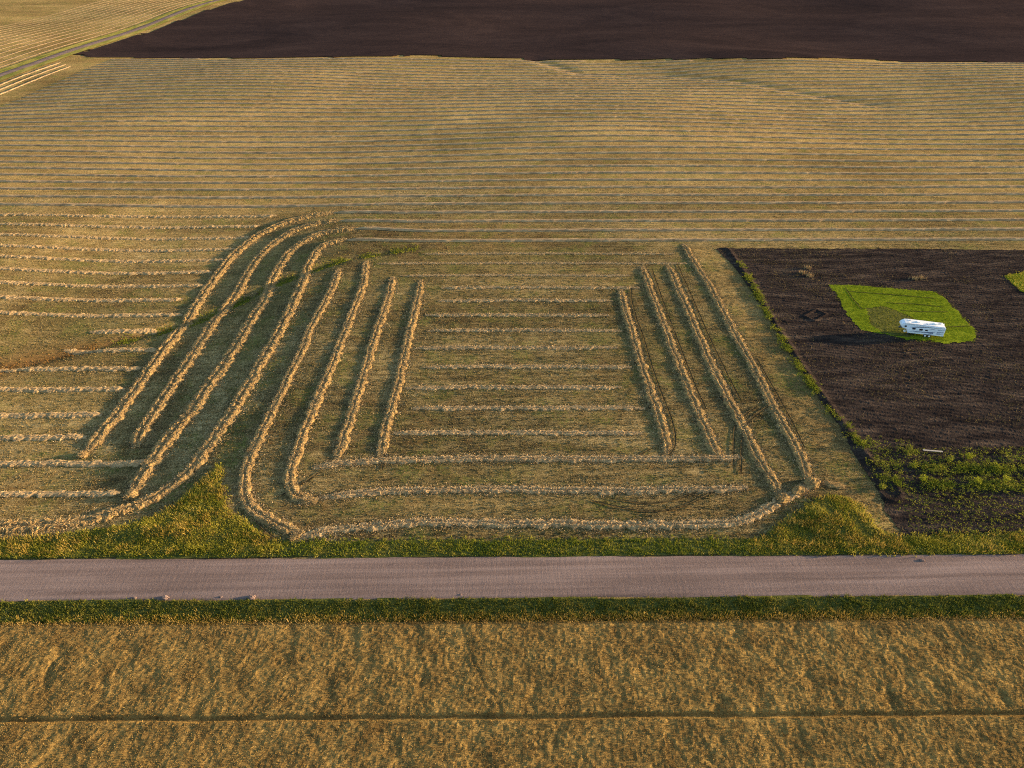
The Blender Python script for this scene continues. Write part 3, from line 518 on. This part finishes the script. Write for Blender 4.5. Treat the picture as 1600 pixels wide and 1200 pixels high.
for i in range(14):                                                     # field beyond the side road
    ys = np.arange(250, 900, 12.0)
    windrow('straw_windrow', np.stack([sideX(ys) - 14 - 8 * i, ys], 1), 1.5, .10, 'faint straw row in the golden field, %s beyond the side road' % ORD[i], 'rows beyond the side road', ds=1.5, nu=5, mat='straw_far', loose=0, seed=40 + i * 5.5)

def heap(name, x, y, rx, ry, h, label, seed, mat='straw', rot=0.0):
    bm = bmesh.new(); bmesh.ops.create_icosphere(bm, subdivisions=4, radius=1)
    v = np.array([q.co[:] for q in bm.verts]); f = np.array([[q.index for q in t.verts] for t in bm.faces]); bm.free()
    nz = fbm(v[:, 0] * 3 + seed, v[:, 1] * 3 + v[:, 2] * 2, 3, 121)
    v = v * (0.65 + 0.7 * nz)[:, None] * np.array([rx, ry, h]); v[:, 2] = np.maximum(v[:, 2] + h * 0.25, -0.1)
    ca, sa = math.cos(rot), math.sin(rot); v[:, :2] = v[:, :2] @ np.array([[ca, sa], [-sa, ca]])
    o = np_mesh(name, v, f, M[mat], smooth=False); o.location = (x, y, float(H(np.array([x]), np.array([y]))[0])); o['label'] = label
    a = rng.integers(0, len(v), 160)
    if mat == 'straw': tag(tufts('loose_straw', v[a, 0], v[a, 1], v[a, 2] - .03, 0.3, M['stalk'], nb=3, wd=0.03, spread=0.15, lean=1.4, parent=o), kind='stuff')
    return o
hl = ['biggest straw heap at the end of the curled roadside windrow', 'second straw heap below the biggest, on the curled windrow', 'lowest straw heap on the curled roadside windrow',
      'flattened pale straw spread beside the right grassy bank', 'straw heap at the foot of the outermost curved windrow', 'straw heap between the second and third curved windrows',
      'rolled straw heap at the foot of the third curved windrow', 'small straw heap at the roadside tip of the nearest cross windrow']
hs = [(1.5, 1.1, .7, .5), (1.3, .9, .55, .6), (1.4, .9, .5, .7), (2.0, .8, .18, -.3), (1.0, .9, .5, 0), (1.2, .8, .4, .3), (1.1, 1.0, .6, 0), (1.2, .6, .3, .7)]
for i, ((x, y), (a, b, h, ro)) in enumerate(zip(LAY['strawpiles'], hs)):
    tag(heap('straw_heap', x, y, a, b, h, hl[i], i * 7.3, rot=ro), cat='straw heap', group='straw heaps')

# ------------------------------------------------------------------ travel trailer
M['white'] = plain('trailer_white_shade_blue', (0.66, 0.73, 0.83), 0.35, 0.5, 0, 0.03); M['roofwhite'] = plain('roof_membrane', (0.72, 0.70, 0.68), 0.7, 0.3, 0, 0.06)  # body white carries the blue of its shaded side in the base colour
M['glass'] = plain('tinted_glass', (0.012, 0.018, 0.03), 0.08, 0.8); M['navy'] = plain('navy_stripe', (0.03, 0.06, 0.16), 0.4); M['greystripe'] = plain('grey_stripe', (0.22, 0.26, 0.32), 0.4)
M['rubber'] = plain('rubber', (0.015, 0.015, 0.016), 0.85); M['steel'] = plain('painted_steel', (0.04, 0.04, 0.045), 0.5); M['hub'] = plain('white_hub', (0.75, 0.75, 0.75), 0.4)
M['red'] = plain('red_lens', (0.35, 0.02, 0.015), 0.25); M['trim'] = plain('aluminium_trim', (0.55, 0.56, 0.58), 0.35, 0.5, 0.6)
def bm_obj(name, bm, mat, parent, smooth=False):
    bmesh.ops.recalc_face_normals(bm, faces=bm.faces)
    me = bpy.data.meshes.new(name); bm.to_mesh(me); bm.free(); me.materials.append(M[mat])
    o = bpy.data.objects.new(name, me); C.objects.link(o); o.parent = parent; return o
def box(x0, x1, y0, y1, z0, z1, bev=0.0, bm=None):
    bm = bm or bmesh.new()
    g = bmesh.ops.create_cube(bm, size=1)['verts']
    for q in g: q.co = ((x0 + x1) / 2 + q.co.x * (x1 - x0), (y0 + y1) / 2 + q.co.y * (y1 - y0), (z0 + z1) / 2 + q.co.z * (z1 - z0))
    if bev: bmesh.ops.bevel(bm, geom=[e for e in bm.edges if all(v in g for v in e.verts)], offset=bev, segments=2, affect='EDGES')
    return bm
def cyl(c, r, h, axis='y', seg=20, bm=None, bev=0):
    bm = bm or bmesh.new()
    g = bmesh.ops.create_cone(bm, cap_ends=True, segments=seg, radius1=r, radius2=r, depth=h)['verts']
    for q in g:
        x, y, z = q.co
        q.co = {'y': (x, z, y), 'z': (x, y, z), 'x': (z, x, y)}[axis]; q.co.x += c[0]; q.co.y += c[1]; q.co.z += c[2]
    return bm
def prism(prof, y0, y1, nose=None, bev=0.06):
    bm = bmesh.new(); a = [bm.verts.new((x, y0, z)) for x, z in prof]; b = [bm.verts.new((x, y1, z)) for x, z in prof]
    bm.faces.new(a); bm.faces.new(b[::-1]); n = len(prof)
    for i in range(n): bm.faces.new((a[i], b[i], b[(i + 1) % n], a[(i + 1) % n]))
    if nose:
        for v in bm.verts:
            if v.co.x < nose[0]: v.co.y *= nose[1]
    bmesh.ops.recalc_face_normals(bm, faces=bm.faces)
    if bev: bmesh.ops.bevel(bm, geom=list(bm.edges), offset=bev, segments=2, affect='EDGES')
    return bm
(tx0, ty0), (tx1, ty1) = LAY['trailer']
tr = bpy.data.objects.new('travel_trailer', None); C.objects.link(tr)
tr.rotation_euler = (0, 0, R(-15)); tr.scale = (.93, .93, .86); tr.location = (95.9, 131.1, float(H(np.array([96.0]), np.array([131.0]))[0]) + 0.12)
tag(tr, 'white fifth-wheel travel trailer with dark windows parked on the green lawn', 'trailer')
prof = [(4.5, .72), (4.5, 3.05), (4.25, 3.32), (-3.6, 3.45), (-4.6, 3.38), (-5.15, 3.0), (-5.3, 2.45), (-4.9, 1.95), (-3.75, 1.72), (-3.45, .72)]
bm_obj('body', prism(prof, -1.22, 1.22, (-4.55, 0.82)), 'white', tr)
roof = bm_obj('roof', prism([(4.2, 3.31), (4.2, 3.36), (-3.6, 3.49), (-4.5, 3.42), (-4.5, 3.36), (-3.6, 3.43)], -1.13, 1.13, None, 0.01), 'roofwhite', tr)
for x in (-1.6, 2.2):
    bm_obj('air_conditioner', prism([(x - .5, 3.40), (x + .5, 3.38), (x + .42, 3.66), (x - .25, 3.70)], -.35, .35, None, 0.05), 'hub', roof)
for x, y in ((-3.2, .5), (.4, -.45), (3.5, .4)): bm_obj('roof_vent', box(x - .22, x + .22, y - .22, y + .22, 3.36, 3.56, .03), 'trim', roof)
for (x0, x1, z0, z1) in ((-2.75, -1.95, 1.85, 2.4), (-1.15, -.35, 1.75, 2.35), (.15, .8, 1.8, 2.25), (-4.55, -4.05, 2.35, 2.85)):
    f_ = bm_obj('window', box(x0, x1, -1.245, -1.2, z0, z1, .01), 'trim', tr)
    bm_obj('pane', box(x0 + .06, x1 - .06, -1.258, -1.235, z0 + .06, z1 - .06), 'glass', f_)
for (x0, x1) in ((-2.4, -1.3), (1.2, 2.6)):
    f_ = bm_obj('window', box(x0, x1, 1.2, 1.245, 1.7, 2.4, .01), 'trim', tr); bm_obj('pane', box(x0 + .06, x1 - .06, 1.235, 1.258, 1.76, 2.34), 'glass', f_)
f_ = bm_obj('window', box(4.48, 4.525, -.6, .6, 1.9, 2.5, .01), 'trim', tr); bm_obj('pane', box(4.515, 4.535, -.54, .54, 1.96, 2.44), 'glass', f_)
d_ = bm_obj('door', box(-.22, -.02 + .02, -1.24, -1.2, .82, 2.75, .01), 'white', tr) if False else bm_obj('door', box(2.15, 2.85, -1.242, -1.2, .82, 2.75, .012), 'white', tr)
bm_obj('handle', box(2.22, 2.30, -1.275, -1.24, 1.65, 1.85, .01), 'steel', d_)
def swoosh(x0, x1, za, zb, zc, th, mat, y=-1.232):
    n = 24; V = []; 
    for i in range(n + 1):
        t = i / n; x = x0 + (x1 - x0) * t; z = (1 - t) ** 2 * za + 2 * t * (1 - t) * zb + t * t * zc; h = 1.6 * th * (0.15 + math.sin(math.pi * min(1, t * 0.9 + 0.05)))
        for dz in (-h / 2, h / 2):
            for yy in (y, y + 0.02): V.append((x, yy, z + dz))
    F = []
    for i in range(n):
        b = i * 4; c_ = b + 4
        F += [(b, c_, c_ + 2, b + 2), (b + 1, b + 3, c_ + 3, c_ + 1), (b + 2, c_ + 2, c_ + 3, b + 3), (b, b + 1, c_ + 1, c_)]
    np_mesh('stripe', np.array(V), np.array(F), M[mat], parent=tr)
swoosh(-3.3, 1.0, 2.45, 2.65, 3.05, .10, 'navy'); swoosh(-2.6, 4.3, 1.45, 1.15, 2.0, .12, 'navy', -1.236); swoosh(.9, 4.35, 2.55, 2.25, 2.6, .10, 'greystripe', -1.234)
swoosh(-3.2, .6, 1.15, 1.15, 1.5, .09, 'greystripe', -1.234); swoosh(1.0, 4.4, 1.25, 1.2, 1.5, .13, 'navy', -1.240); swoosh(-.6, 3.6, 2.9, 2.8, 3.05, .07, 'greystripe', -1.230)
bm_obj('awning', cyl((.3, -1.30, 3.12), .075, 5.6, 'x', 12), 'hub', tr)
bm_obj('chassis', box(-3.3, 4.6, -.55, .55, .52, .72, .02), 'steel', tr)
for x in (.62, 1.52):
    for s in (-1, 1):
        wh = bpy.data.objects.new('wheel', None); C.objects.link(wh); wh.parent = tr
        bm_obj('tyre', cyl((x, s * 1.08, .39), .39, .24, 'y', 24), 'rubber', wh); bm_obj('rim', cyl((x, s * 1.13, .39), .23, .2, 'y', 16), 'hub', wh)
    bm_obj('axle', cyl((x, 0, .39), .06, 2.0, 'y', 10), 'steel', tr)
bm_obj('fender', prism([(.1, .80), (.25, .98), (1.9, .98), (2.05, .80)], -1.26, -1.2, None, 0), 'greystripe', tr)
bm_obj('pin_box', prism([(-4.9, 1.98), (-4.0, 1.95), (-4.1, 1.55), (-5.3, 1.35), (-5.4, 1.5)], -.22, .22, None, .02), 'steel', tr)
for s in (-1, 1):
    lg = bm_obj('landing_leg', box(-3.3, -3.18, s * .85 - .06, s * .85 + .06, .02, 1.0), 'steel', tr); bm_obj('foot', box(-3.42, -3.06, s * .85 - .16, s * .85 + .16, -.1, .03), 'steel', lg)
    bm_obj('tail_light', box(4.49, 4.54, s * 1.0 - .08, s * 1.0 + .08, 1.0, 1.4, .01), 'red', tr)
bm_obj('bumper', box(4.5, 4.68, -1.15, 1.15, .5, .64, .02), 'steel', tr)
lad = bm_obj('ladder', cyl((4.6, .75, 2.1), .025, 2.4, 'z', 8), 'trim', tr)
cyl_bm = cyl((4.6, 1.05, 2.1), .025, 2.4, 'z', 8)
for z in (1.2, 1.55, 1.9, 2.25, 2.6, 2.95): cyl((4.6, .9, z), .02, .3, 'y', 8, cyl_bm)
bm_obj('rung', cyl_bm, 'trim', lad)
gb = bm_obj('gas_cover', box(-4.05, -3.6, -.55, .05, .35, .85, .08), 'hub', tr)

# ------------------------------------------------------------------ small things: clods, plank, plants, clumps
cl = ['small dirt clod leftmost on the near road edge', 'large dirt clod second from left on the near road edge', 'tiny dirt clod third from left on the near road edge',
      'large dirt clod fourth from left on the near road edge', 'lone dirt clod on the far road edge at right', 'small dirt clod near mid-picture on the near road edge']
for i, ((x, y), r_) in enumerate(zip(LAY['clods'], (.2, .36, .16, .38, .28, .14))):
    o = heap('dirt_clod', x, y, r_ * 1.5, r_, r_ * .75, cl[i], 60 + i * 9.1, 'gravel'); o.location.z += 0.08; tag(o, cat='dirt clod', group='dirt clods on the road')
M['bleached'] = plain('bleached_wood', (0.36, 0.31, 0.25), 0.8, 0.2)
(x0, y0), (x1, y1) = LAY['plank']; a = math.atan2(y1 - y0, x1 - x0)
o = bm_obj('plank', box(-1.7, 1.7, -.15, .15, 0, .09, .01), 'bleached', None); o.location = ((x0 + x1) / 2, (y0 + y1) / 2, .35); o.rotation_euler = (0.1, 0.03, a)
tag(o, 'pale weathered plank lying above the weedy garden rows', 'plank')

def leaf_mass(name, x, y, z, h, rad, mat, parent=None, leaves=14, size=0.14):
    """leafy weeds: small leaf quads spread through a rounded volume at every point"""
    n = len(x); N = n * leaves
    c = np.repeat(np.stack([x, y, z], 1), leaves, 0); hh = np.repeat(np.broadcast_to(h, (n,)), leaves); rr = np.repeat(np.broadcast_to(rad, (n,)), leaves)
    t = rng.random(N) ** 0.8; a = rng.uniform(0, 6.283, N); q = rr * np.sqrt(rng.random(N)) * (0.45 + 0.9 * np.sin(np.pi * np.clip(t, .08, 1) * .8))
    c = c + np.stack([np.cos(a) * q, np.sin(a) * q, t * hh], 1)
    d1 = rng.normal(0, 1, (N, 3)); d1[:, 2] *= .6; d1 /= np.linalg.norm(d1, axis=1)[:, None]
    d2 = np.cross(d1, rng.normal(0, 1, (N, 3))); d2 /= np.linalg.norm(d2, axis=1)[:, None] + 1e-9
    s = size * rng.uniform(.6, 1.4, N)[:, None]
    V = np.stack([c - d1 * s, c + d2 * s * .45, c + d1 * s, c - d2 * s * .45], 1).reshape(-1, 3)
    return np_mesh(name, V, np.arange(N * 4).reshape(-1, 4), mat, parent, attrs={'rnd': np.repeat(rng.random(N), 4)})
def along(pts, per_m, wid):
    p = np.asarray(pts, float); d = np.r_[0, np.cumsum(np.hypot(*np.diff(p, axis=0).T))]
    m = int(d[-1] * per_m); t = rng.uniform(0, d[-1], m)
    t = t[rng.random(m) < 1.6 * sstep(.28, .75, fbm(t * 0.55, t * 0 + 2, 2, 131))]
    x = np.interp(t, d, p[:, 0]); y = np.interp(t, d, p[:, 1])
    return x + rng.normal(0, wid, len(t)), y + rng.normal(0, wid, len(t))
def hz(x, y): return H(np.asarray(x, float), np.asarray(y, float))
pl = ['bright yellow-green bush left in the lowest weedy row', 'bright yellow-green bush mid-way along the lowest weedy row', 'bright yellow-green bush rightmost in the lowest weedy row',
      'pale green plant standing above the middle weedy row', 'taller yellowing weed bush near the plank', 'green bush in the middle weedy row, near its left end', 'green bush at the foot of the weedy plot edge',
      'low green weed at the left tip of the lowest weedy row', 'second low green weed in the lowest weedy row', 'green weed bush far along the middle weedy row']
for i, ((x, y), hh) in enumerate(zip(LAY['plants'], (.95, 1.15, 1.05, 1.1, .9, 1.0, 1.0, .7, .7, .9))):
    e = bpy.data.objects.new('weed_plant', None); C.objects.link(e); e.location = (x, y, float(hz([x], [y])[0]) + .1)
    tag(e, pl[i], 'plant', 'standout garden weeds')
    b_ = 'weed_bright' if i in (0, 1, 2, 4) else 'weed'
    leaf_mass('foliage', np.zeros(5) + rng.normal(0, .18, 5), rng.normal(0, .18, 5), np.zeros(5) + .1, hh, .45, M[b_], e, 36, .12)
    np_mesh('stem', np.array([(-.03, -.02, -.1), (.03, -.02, -.1), (0, .03, -.1), (0, 0, hh * .8)]), np.array([(0, 1, 3), (1, 2, 3), (2, 0, 3)]), M['weed'], e)
gl_ = ['pale dry grass clump at upper left of the tilled plot', 'second pale grass clump at upper left of the tilled plot', 'golden grass clump topmost at upper left of the tilled plot',
       'pale grass clump above the green lawn', 'second pale grass clump above the green lawn, to the right', 'leafy clump low on the weedy plot edge']
for i, (x, y) in enumerate(LAY['clumps']):
    m_ = 45
    tag(tufts('grass_clump', x + rng.normal(0, .4, m_), y + rng.normal(0, .4, m_), hz([x], [y])[0] + np.full(m_, .12), 1.0, M['stalk'] if i != 5 else M['weed'], nb=3, wd=.03, spread=.2, lean=.35), gl_[i], 'grass clump', 'grass clumps in the tilled plot')

# ------------------------------------------------------------------ uncountable growth
x, y = along(LAY['weed_edge'], 20, .6); tag(leaf_mass('edge_weeds', x, y, hz(x, y) + .15, .45, .3, M['weed'], None, 14, .11), 'line of green weeds along the left edge of the tilled plot', 'weeds', kind='stuff')
x, y = along(LAY['weedA'], 28, 1.0); tag(leaf_mass('garden_weeds', x, y, hz(x, y) + .15, .55, .32, M['weed'], None, 12, .10), 'short top row of green garden weeds', 'weeds', kind='stuff')
x, y = along(LAY['weedB'], 30, .8); tag(leaf_mass('garden_weeds', x, y, hz(x, y) + .15, .5, .3, M['weed'], None, 12, .10), 'middle row of green garden weeds', 'weeds', kind='stuff')
x, y = along(LAY['weedC'], 30, .8); tag(leaf_mass('garden_weeds', x, y, hz(x, y) + .15, .5, .3, M['weed'], None, 12, .10), 'lowest row of green garden weeds', 'weeds', kind='stuff')
x, y = along(LAY['weedD'], 8, 1.0); tag(leaf_mass('garden_weeds', x, y, hz(x, y) + .15, .5, .36, M['weed'], None, 10, .12), 'thin weed row to the right of the plank', 'weeds', kind='stuff')
garden = [(66, 92), (64, 78), (64, 71.5), (125, 70), (125, 92)]
x, y = scatter(garden, 3.0); tag(leaf_mass('sparse_weeds', x, y, hz(x, y) + .1, .25, .25, M['weed'], None, 5, .10), 'sparse weeds between the garden rows', 'weeds', kind='stuff')
x, y = scatter(LAY['plot'], 3.0, holes=[LAY['lawn']], dfn=lambda x, y: 0.08 + 0.92 * sstep(.46, .62, fbm(x * .12, y * .12, 3, 141)))
tag(tufts('plot_trash', x, y, hz(x, y) + .12, .2, M['stalk_dull'] if 'stalk_dull' in M else M['stubble_stalk'], nb=2, wd=.03, spread=.3, lean=1.8, tone=np.full(len(x), .25)), 'dry plant bits strewn over the tilled plot', 'plant litter', kind='stuff')

def pz(x, y): return hz(x, y) + 0.02
# stubble tufts of the near field
fld = [(-150, 72), (63, 71), (63, 178), (150, 178), (150, 235), (-190, 235), (-190, 150)]
hol = [LAY['mound_left'], LAY['mound_right']]
x, y = scatter(fld, 3.0, holes=hol, dfn=lambda x, y: 0.30 + 0.7 * sstep(200, 120, y) * (0.5 + fbm(x * .2, y * .2, 2, 151)))
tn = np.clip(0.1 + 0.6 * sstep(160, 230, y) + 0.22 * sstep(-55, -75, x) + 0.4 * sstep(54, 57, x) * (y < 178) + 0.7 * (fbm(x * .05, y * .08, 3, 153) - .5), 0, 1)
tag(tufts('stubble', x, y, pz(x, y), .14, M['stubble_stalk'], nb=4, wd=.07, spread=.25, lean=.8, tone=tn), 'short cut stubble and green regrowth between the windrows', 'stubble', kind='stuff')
# draw: rusty weeds on the left, green grass through the curves
x, y = along(DRAW[:4], 16, 1.4); k = x < -78; x, y = x[k], y[k]; tag(tufts('rust_weeds', x, y, pz(x, y), .4, M['rust'], nb=4, wd=.05, spread=.3, lean=.5), 'rust coloured weeds along the wet draw', 'weeds', kind='stuff')
x, y = along(DRAW[2:], 40, 1.0); tag(tufts('draw_grass', x, y, pz(x, y), .38, M['grass'], nb=5, wd=.05, spread=.3, lean=.5), 'green grass growing in the shallow draw', 'grass', kind='stuff')
# verges
x, y = scatter(nv, 14, dfn=lambda x, y: .5 + fbm(x * .3, y * .5, 2, 161)); k = (y - TILT * x) > 68.75 + .35 * fbm(x * .4, x * 0, 3, 163); x, y = x[k], y[k]
tag(tufts('verge_grass', x, y, pz(x, y) + .05, .3 * (.5 + 1.1 * fbm(x * .5, y * .5, 2, 162)), M['grass'], nb=5, wd=.055, spread=.25, lean=.5), 'green grass verge along the far side of the road', 'grass', kind='stuff')
hv_ = lambda x, y: .12 + .55 * fbm(x * .55, y * .55, 3, 165) ** 1.3
x, y = scatter(LAY['mound_left'], 20); tag(tufts('bank_grass', x, y, pz(x, y) + .08, hv_(x, y), M['tall'], nb=5, wd=.06, spread=.3, lean=.7), 'tall yellow-green grass on the left bank beside the road', 'grass', kind='stuff')
x, y = scatter(LAY['mound_right'], 20); tag(tufts('bank_grass', x, y, pz(x, y) + .08, hv_(x, y), M['tall'], nb=5, wd=.06, spread=.3, lean=.7), 'tall yellow-green grass on the right bank beside the road', 'grass', kind='stuff')
for nm, k_ in (('mound_left', 'left'), ('mound_right', 'right')):
    x, y = scatter(LAY[nm], 5, dfn=lambda x, y: sstep(.4, .65, fbm(x * .3, y * .5, 3, 191)))
    tag(tufts('seed_heads', x, y, pz(x, y) + .1, .75, M['gold'], nb=4, wd=.045, spread=.3, lean=.6), 'golden seeding grass standing on the %s bank' % k_, 'grass', kind='stuff')
x, y = scatter(sv, 16, dfn=lambda x, y: .5 + fbm(x * .3, y * .5, 2, 167)); k = (y - TILT * x) < 61.45 - .4 * fbm(x * .4, x * 0, 3, 164); x, y = x[k], y[k]
tag(tufts('ditch_grass', x, y, pz(x, y) + .05, .34 * (.5 + 1.1 * fbm(x * .5, y * .5, 2, 168)), M['dark_grass'], nb=5, wd=.055, spread=.25, lean=.5), 'dark green ditch grass along the near side of the road', 'grass', kind='stuff')
ge = [(x, roadY(x, 57.0)) for x in (-110, 110)] + [(x, roadY(x, 58.4)) for x in (110, -110)]
x, y = scatter(ge, 14, dfn=lambda x, y: .2 + 1.0 * sstep(.35, .6, fbm(x * .12, y * .2, 2, 169))); tag(tufts('edge_grass', x, y, pz(x, y) + .05, .5, M['gold'], nb=5, wd=.05, spread=.3, lean=.5), 'golden dry grass between the ditch and the ripe crop', 'grass', kind='stuff')
# lawn blades
x, y = scatter(LAY['lawn'], 16, holes=[LAY['bare']], wob=.45); tag(tufts('lawn_grass', x, y, pz(x, y) + .08, .13, M['lawn_blade'], nb=4, wd=.05, spread=.2, lean=.6), 'bright green mown lawn around the trailer', 'grass', kind='stuff')
x, y = scatter(LAY['bare'], 3); tag(tufts('worn_grass', x, y, pz(x, y) + .08, .2, M['weed'], nb=4, wd=.05, spread=.2, lean=.6), 'thin worn grass in the bare patch by the trailer', 'grass', kind='stuff')
x, y = scatter(LAY['corner'], 12); tag(tufts('corner_grass', x, y, pz(x, y) + .08, .3, M['tall'], nb=4, wd=.05, spread=.2, lean=.6), 'yellow-green grass patch at the right frame edge', 'grass', kind='stuff')
# ripe crop in the foreground
TR = LAY['tracks'][-1]
def crop_h(x, y):
    h = .44 + .10 * (fbm(x * .25, y * .25, 3, 171) - .5) + .07 * (fbm(x * 1.2, y * 1.2, 2, 173) - .5) + .11 * (vnoise(x * 3.1, y * 3.1, 174) - .5)
    h = h - .07 * sstep(.56, .72, fbm(x * .35, y * .22, 3, 175))
    xw = x + 2.4 * (fbm(x * .7, y * .7, 3, 183) - .5); yw = y + 2.4 * (fbm(x * .7, y * .7, 3, 185) - .5)
    for i, (px, py) in enumerate(LAY['patches']): h = h - (.10 + .05 * (i % 3)) * np.exp(-((xw - px) / .7) ** 2 - ((yw - py) / 1.3) ** 2)
    h = h - .07 * np.exp(-((dline(x + .9 * (fbm(x * .9, y * .9, 2, 177) - .5), y, TR)) / .2) ** 2) * sstep(.3, .5, fbm(x * .5, y * .5, 2, 179))
    g = y - TILT * x - 43.95 - .5 * (fbm(x * .3, x * 0, 3, 181) - .5)
    h = h * (1 - .95 * np.exp(-(g / .34) ** 4))
    return np.maximum(h, .02)
cr = [(x, roadY(x, 26)) for x in (-100, 100)] + [(x, roadY(x, 57.5)) for x in (100, -100)]
tag(region('crop_canopy', cr, 0.22, lambda x, y: H(x, y) + .03 + crop_h(x, y) * sstep(57.8, 56.6, y - TILT * x), M['canopy'], smooth=False, wob=.3), 'dense ripe golden crop filling the foreground', 'crop', kind='stuff')
cr2 = [(x, roadY(x, 33)) for x in (-80, 80)] + [(x, roadY(x, 57.4)) for x in (80, -80)]
x, y = scatter(cr2, 26); k = np.abs(y - TILT * x - 43.95) > .3; x, y = x[k], y[k]
hc = crop_h(x, y); tag(tufts('crop_heads', x, y, hz(x, y) + hc - .05, .2, M['crop'], nb=3, wd=.05, spread=.18, lean=.7), 'dry golden pods and stems over the foreground crop', 'crop', kind='stuff')
